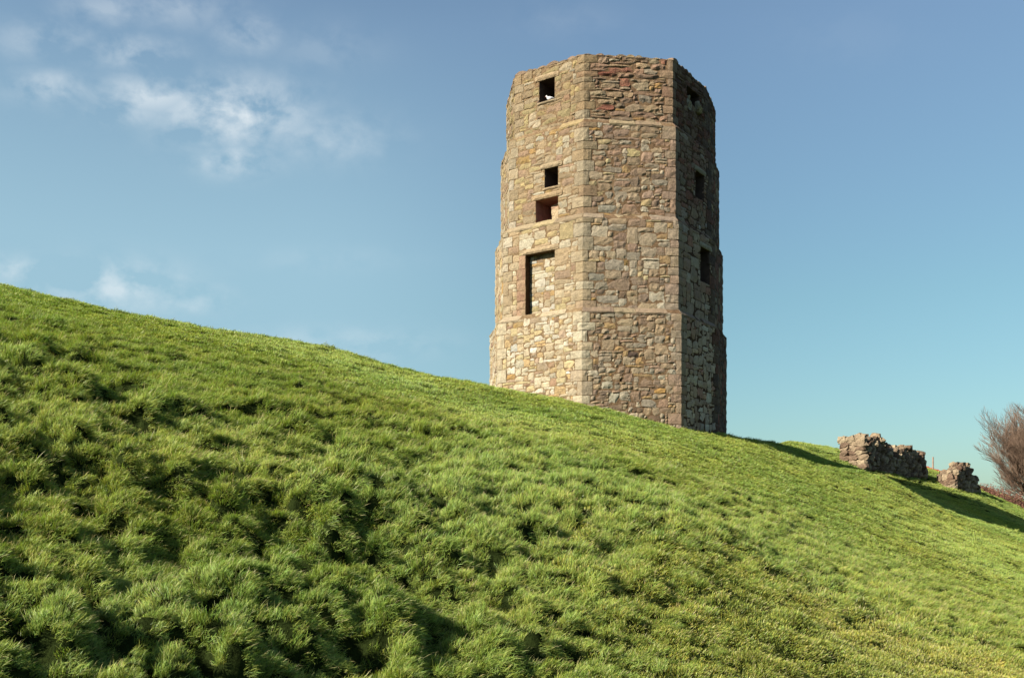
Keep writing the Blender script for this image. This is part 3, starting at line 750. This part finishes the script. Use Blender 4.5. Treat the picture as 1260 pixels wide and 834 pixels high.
# ------------------------------------------------------------------ pigeon on the top window sill
def pigeon():
    fc = Face(3, 0); u, z = fc.hit(673.5, 125); nz = round((Zl[4]-Zl[3]) / CELL); cz = (Zl[4]-Zl[3]) / nz
    j0 = round((z - fc.z0) / cz); z = fc.z0 + j0*cz
    base = fc.pt(u, z, -.12)
    t = empty('pigeon', base, 'small pale grey and white pigeon standing in the topmost left window of the tower', 'bird')
    t.rotation_euler = (0, 0, math.atan2(fc.e.y, fc.e.x))
    mw = plain('white_grey_feathers', (.42, .41, .40), .7, 20); mo = plain('pink_leg_skin', (.5, .16, .1), .6)
    # lathe along a bent spine, head to tail (local x: negative = facing left)
    sp = [(-.150, .195, .006), (-.138, .203, .020), (-.118, .207, .027), (-.100, .195, .027), (-.090, .168, .030), (-.070, .135, .046), (-.030, .110, .058), (.020, .105, .056), (.065, .100, .040), (.100, .092, .026), (.150, .082, .020), (.190, .074, .015)]
    V = []; Fc = []; n = 10
    for i, (x, zz, r) in enumerate(sp):
        fl = .45 if i > 9 else 1
        for k in range(n):
            a = 2*math.pi*k/n; V.append((x + (.4*r*math.sin(a) if 2 < i < 6 else 0), r*math.cos(a)*(1.15 if i > 9 else .9), zz + r*math.sin(a)*fl))
    for i in range(len(sp)-1):
        for k in range(n):
            a, b = i*n+k, i*n+(k+1) % n; Fc.append((a, b, b+n, a+n))
    Fc.append(tuple(range(n))[::-1]); Fc.append(tuple(range((len(sp)-1)*n, len(sp)*n)))
    mesh_obj('body', V, Fc, mw, t, smooth=True)
    mesh_obj('beak', [(-.150, -.008, .202), (-.150, .008, .202), (-.150, 0, .188), (-.178, 0, .190)], [(0, 1, 3), (1, 2, 3), (2, 0, 3), (0, 2, 1)], mo, t)
    for s in (-1, 1):
        wv = []; wf = []
        for i, (x, zz, h) in enumerate([(-.07, .13, .02), (-.03, .135, .045), (.04, .125, .045), (.12, .105, .02), (.17, .09, .004)]):
            y = s * (.050 if i < 4 else .02)
            if i == 0: y = s*.040
            wv += [(x, y*.9, zz + h*.6), (x, y * 1.12, zz), (x, y*.95, zz - h*.7)]
        for i in range(4):
            for k in range(2):
                a = i*3 + k; wf.append((a, a+1, a+4, a+3))
        mesh_obj('wing', wv, wf, plain('grey_wing_feathers', (.36, .36, .38), .7, 30), t, smooth=True)
        lv = []; lf = []
        for (x, y, zz, r) in [(-.01, s*.022, .06, .008), (-.015, s*.022, .02, .005), (-.015, s*.022, 0, .006)]:
            for k in range(4): lv.append((x + r*math.cos(k*1.571), y + r*math.sin(k*1.571), zz))
        for i in range(2):
            for k in range(4): a, b = i*4+k, i*4+(k+1) % 4; lf.append((a, b, b+4, a+4))
        b = len(lv); lv += [(-.05, s*.022-.012, .004), (-.05, s*.022+.012, .004), (.01, s*.022, .004), (-.02, s*.022, .012)]; lf += [(b, b+1, b+3), (b+1, b+2, b+3), (b+2, b, b+3)]
        mesh_obj('leg', lv, lf, mo, t)
pigeon()

# ------------------------------------------------------------------ ruined wall stubs
def stone_variants(n=7):
    out = []
    for k in range(n):
        bm = bmesh.new(); bmesh.ops.create_cube(bm, size=1.0); bmesh.ops.subdivide_edges(bm, edges=bm.edges[:], cuts=1, use_grid_fill=True)
        for v in bm.verts:
            s = v.co.normalized() * .64; v.co = v.co.lerp(s, .72); v.co += noise.noise_vector(v.co * 2.3 + Vector((k * 7, 0, 0))) * .24
        bmesh.ops.triangulate(bm, faces=bm.faces[:], quad_method='ALTERNATE')
        me = bpy.data.meshes.new('rough_stone'); bm.to_mesh(me); bm.free(); me.materials.append(RSTONE); out.append(me)
    return out
def make_rstone():
    m, nt, b = mat_new('ruin_rubble_stone')
    oi = nt.nodes.new('ShaderNodeObjectInfo')
    r0 = ramp(nt, oi.outputs['Random'], [(0, (.11, .07, .05)), (.3, (.19, .135, .095)), (.55, (.29, .225, .155)), (.75, (.36, .295, .20)), (1, (.20, .135, .095))])
    n = noise_node(nt, 11, 6, .7)
    r1 = ramp(nt, n.outputs[0], [(.3, (.45, .43, .41)), (.7, (1.06, 1.04, .98))])
    c = mixc(nt, r0.outputs[0], r1.outputs[0], 1.0, 'MULTIPLY'); nt.links.new(c, b.inputs['Base Color'])
    b.inputs['Roughness'].default_value = .95; b.inputs['Specular IOR Level'].default_value = .1
    bump(nt, b, n.outputs[0], 1.0, .08); return m
RSTONE = make_rstone(); RV = stone_variants()
def ruin(corner_px, corner_Y, L, T, prof, label, name='ruined_wall', ang=45):
    k = kpx(corner_px, zpx(585, corner_Y), corner_Y); C0 = Vector((k * corner_Y, corner_Y, 0))
    e = Vector((math.cos(R(ang)), math.sin(R(ang)), 0)); b = Vector((-e.y, e.x, 0))
    z00 = ground(C0.x, C0.y); base = Vector((C0.x, C0.y, z00))
    t = empty(name, base, label, 'ruined wall', 'fragments of ruined wall down the slope')
    rng = random.Random(int(corner_px)); n = 0
    zlow = min(ground(*(C0 + e*L).to_2d()), z00) - .4
    # mortar core following the ragged profile
    ns = 16; V = []; Fc = []
    for i in range(ns+1):
        s = L * (.05 + .9 * i / ns); top = prof(s / L) + z00 - .10 + rng.uniform(-.04, .04)
        for tt in (.08, T - .08):
            p = C0 + e*s + b*tt; V += [tuple(Vector((p.x, p.y, zlow)) - base), tuple(Vector((p.x, p.y, max(top, zlow + .1))) - base)]
    for i in range(ns):
        a = i*4; Fc += [(a, a+4, a+5, a+1), (a+2, a+3, a+7, a+6), (a+1, a+5, a+7, a+3)]
    Fc += [(0, 1, 3, 2), (ns*4, ns*4+2, ns*4+3, ns*4+1)]
    mesh_obj('mortar_core', V, Fc, MORTAR, t, cols=[(.55, .47, .40)] * len(V))
    z = zlow
    while True:
        h = rng.uniform(.16, .25); s = 0.0
        if z > z00 + max(prof(i/20) + .15 for i in range(21)): break
        while s < L:
            w = rng.uniform(.2, .38); w = min(w, L - s + .1)
            for row in range(3):
                sc = s + w/2
                top = z00 + prof(min(1, sc / L)) + .10 * math.sin(sc * 9.1 + row) * rng.random()
                if z + h*.5 > top: continue
                is_end = s < .2 or s + w > L - .1; is_top = z + h*1.6 > top
                if row == 1 and not (is_end or is_top): continue
                gz = ground(*(C0 + e*sc).to_2d())
                if z + h < gz - .12: continue
                tt = [.10, T/2, T - .10][row]; d = T/2.4
                p = C0 + e*(sc + rng.uniform(-.03, .03)) + b*(tt + rng.uniform(-.11, .11)) + Vector((0, 0, z + h/2))
                o = bpy.data.objects.new('stone', rng.choice(RV)); COL.objects.link(o); o.parent = t
                o.location = p - base; o.scale = (w * 1.2, d * rng.uniform(.85, 1.2), h * 1.35)
                o.rotation_euler = (rng.uniform(-.3, .3), rng.uniform(-.22, .22), R(ang) + rng.uniform(-.17, .17)); n += 1
            s += w
        z += h
    print(name, n)
def interp(pts): 
    xs = [a for a, _ in pts]; ys = [b * 1.08 for _, b in pts]; return lambda s: float(np.interp(s, xs, ys))
P1 = interp([(0, 1.25), (.05, 1.38), (.09, 1.3), (.11, 1.18), (.14, 1.45), (.26, 1.5), (.29, 1.25), (.38, .98), (.48, .84), (.5, 1.04), (.78, 1.06), (.8, .93), (.93, .9), (.95, .7), (1, .4)])
ruin(1061, 49.2, 6.7, 1.1, P1, 'long low fragment of ruined rubble wall, nearer the tower, with a dip in its top')
P2 = interp([(0, .45), (.08, .8), (.3, .98), (.38, 1.16), (.62, 1.16), (.66, .7), (.84, .5), (.9, .1), (1, -.6)])
ruin(1173, 53, 3.7, .8, P2, 'short stub of ruined rubble wall beside the bare tree, lowest down the slope')

# ------------------------------------------------------------------ bare tree
def tube(V, Fc, p0, p1, r0, r1, n=4):
    d = (p1 - p0); q = d.to_track_quat('Z', 'Y'); b = len(V)
    for p, r in ((p0, r0), (p1, r1)):
        for k in range(n):
            a = 2*math.pi*k/n; V.append(tuple(p + q @ Vector((r*math.cos(a), r*math.sin(a), 0))))
    for k in range(n):
        a, c = b+k, b+(k+1) % n; Fc.append((a, c, c+n, a+n))
def bare_tree(px, Y, height, nstem, seed, label):
    rng = random.Random(seed); x = kpx(px, 2.5, Y) * Y; g = ground(x, Y); base = Vector((x, Y, g - .1))
    t = empty('bare_tree', base, label, 'tree')
    bark = plain('red_brown_bark', (.15, .10, .065), .9, 8); twg = plain('red_brown_twigs', (.15, .10, .07), .9, 3)
    TV, TF = [], []
    def grow(V, Fc, p, d, L, r, lvl):
        seg = 4; pts = [p]
        for i in range(seg):
            d = (d + Vector((rng.gauss(0, .06), rng.gauss(0, .06), rng.gauss(0, .04) + .05))).normalized()
            q = p + d * (L / seg); rr = r * (1 - .16 * i); 
            tube(V if lvl < 2 else TV, Fc if lvl < 2 else TF, p, q, rr, rr * .84, 5 if lvl < 2 else 3)
            p = q; pts.append(p)
            if lvl < 4:
                for c in range((2 if lvl in (1, 2, 3) else 1) if rng.random() < .9 else 1):
                    ax = Vector((rng.gauss(0, 1), rng.gauss(0, 1), rng.gauss(0, .35))).normalized()
                    nd = (d * 1.0 + ax * .5).normalized()
                    if nd.z < .05: nd.z = .05 + rng.random() * .1
                    grow(V, Fc, p, nd, L * rng.uniform(.45, .62), max(.0055, rr * .52), lvl + 1)
    for s in range(nstem):
        V, Fc = [], []
        a = 2*math.pi*s/nstem + rng.uniform(-.3, .3); sp = rng.uniform(.1, .95) if s else .05
        d = Vector((math.cos(a) * sp, math.sin(a) * sp, 1)).normalized()
        b0 = Vector((math.cos(a) * .12, math.sin(a) * .12, 0))
        grow(V, Fc, b0, d, height * rng.uniform(.48, .60), rng.uniform(.05, .09), 0)
        mesh_obj('trunk', V, Fc, bark, t, smooth=True)
    o = mesh_obj('twigs', TV, TF, twg, t); o['kind'] = 'stuff'; print('tree tris', len(TF) * 2)
bare_tree(1279, 61, 5.9, 38, 12, 'leafless many-stemmed tree with fine reddish twigs at the right edge')

def bramble():
    rng = random.Random(8); lm = plain('russet_leaves', (.13, .06, .04), .8, 2); sm = plain('bramble_stems', (.16, .09, .06), .9)
    x = kpx(1243, 2.5, 60) * 60; y = 60; base = Vector((x, y, ground(x, y)))
    t = empty('bramble_bush', base, 'low russet bramble thicket at the foot of the bare tree', 'bush')
    V, Fc, SV, SF = [], [], [], []
    for i in range(260):
        a = rng.random() * 6.283; r = math.sqrt(rng.random()); bx, by = r*2.0*math.cos(a), r*1.1*math.sin(a)
        bz = ground(x + bx, y + by) - base.z; h = (1 - r*r*.75) * rng.uniform(.35, .8)
        p = Vector((bx, by, bz - .05)); d = Vector((rng.gauss(0, .5), rng.gauss(0, .5), 1)).normalized()
        for k in range(4):
            q = p + d * h * .3; tube(SV, SF, p, q, .012, .009, 3); p = q; d = (d + Vector((rng.gauss(0, .3), rng.gauss(0, .3), -.25))).normalized()
            for c in range(5):
                o = p + Vector((rng.gauss(0, .09), rng.gauss(0, .09), rng.gauss(0, .08))); s = rng.uniform(.03, .06)
                u = Vector((rng.gauss(0, 1), rng.gauss(0, 1), rng.gauss(0, 1))).normalized(); w = u.orthogonal().normalized(); b = len(V)
                V += [tuple(o - u*s), tuple(o + w*s*.6), tuple(o + u*s), tuple(o - w*s*.6)]; Fc.append((b, b+1, b+2, b+3))
    f = mesh_obj('foliage', V, Fc, lm, t); f['kind'] = 'stuff'
    f = mesh_obj('stems', SV, SF, sm, t); f['kind'] = 'stuff'
bramble()

# ------------------------------------------------------------------ house roof and post beyond the brow
def house():
    Y = 84.0; ridge = zpx(557, Y); eave = zpx(582, Y)
    xr = kpx(1141, ridge, Y) * Y
    base = Vector((xr - 3.3, Y, ground(xr - 3.3, Y)))
    t = empty('house', base, 'red tiled roof of a house showing over the brow behind the ruined walls', 'house')
    tile = plain('red_clay_tiles', (.30, .08, .05), .8, 5); wallm = plain('harled_wall', (.5, .45, .38), .9)
    hw = 3.0; ze = eave - base.z; zr = ridge - base.z
    V = [(-hw, -hw, -2), (hw, -hw, -2), (hw, hw, -2), (-hw, hw, -2), (-hw, -hw, ze), (hw, -hw, ze), (hw, hw, ze), (-hw, hw, ze)]
    mesh_obj('wall', V, [(0, 1, 5, 4), (1, 2, 6, 5), (2, 3, 7, 6), (3, 0, 4, 7)], wallm, t)
    RVv, RFf = [], []; n = 12; h2 = hw + .3       # hipped roof in stepped tile courses
    for k in range(n):
        a = h2 * (1 - k / n); b_ = max(.02, h2 * (1 - (k + 1) / n)); za = ze + (zr - ze) * k / n; zb = ze + (zr - ze) * (k + 1) / n
        b = len(RVv)
        for r_, z_ in ((a, za - .06), (a, za), (b_, zb - .05)):
            RVv += [(-r_, -r_, z_), (r_, -r_, z_), (r_, r_, z_), (-r_, r_, z_)]
        for l_ in (0, 4):
            for q in range(4): RFf.append((b + l_ + q, b + l_ + (q+1) % 4, b + l_ + 4 + (q+1) % 4, b + l_ + 4 + q))
    mesh_obj('roof', RVv, RFf, tile, t)
    # weathered post
    Yp = 66.0; zt = zpx(562, Yp); zb = zpx(592, Yp); xp = kpx(1148, zt, Yp) * Yp
    pm = plain('weathered_timber', (.22, .16, .12), .9, 9); V, Fc = [], []
    tube(V, Fc, Vector((0, 0, -.3)), Vector((0, 0, zt - zb)), .065, .05, 8); Fc.append(tuple(range(8, 16)))
    p = mesh_obj('wooden_post', V, Fc, pm, None, (xp, Yp, zb), smooth=False)
    p['label'] = 'thin weathered upright post on the brow between the two ruined walls'; p['category'] = 'post'
house()
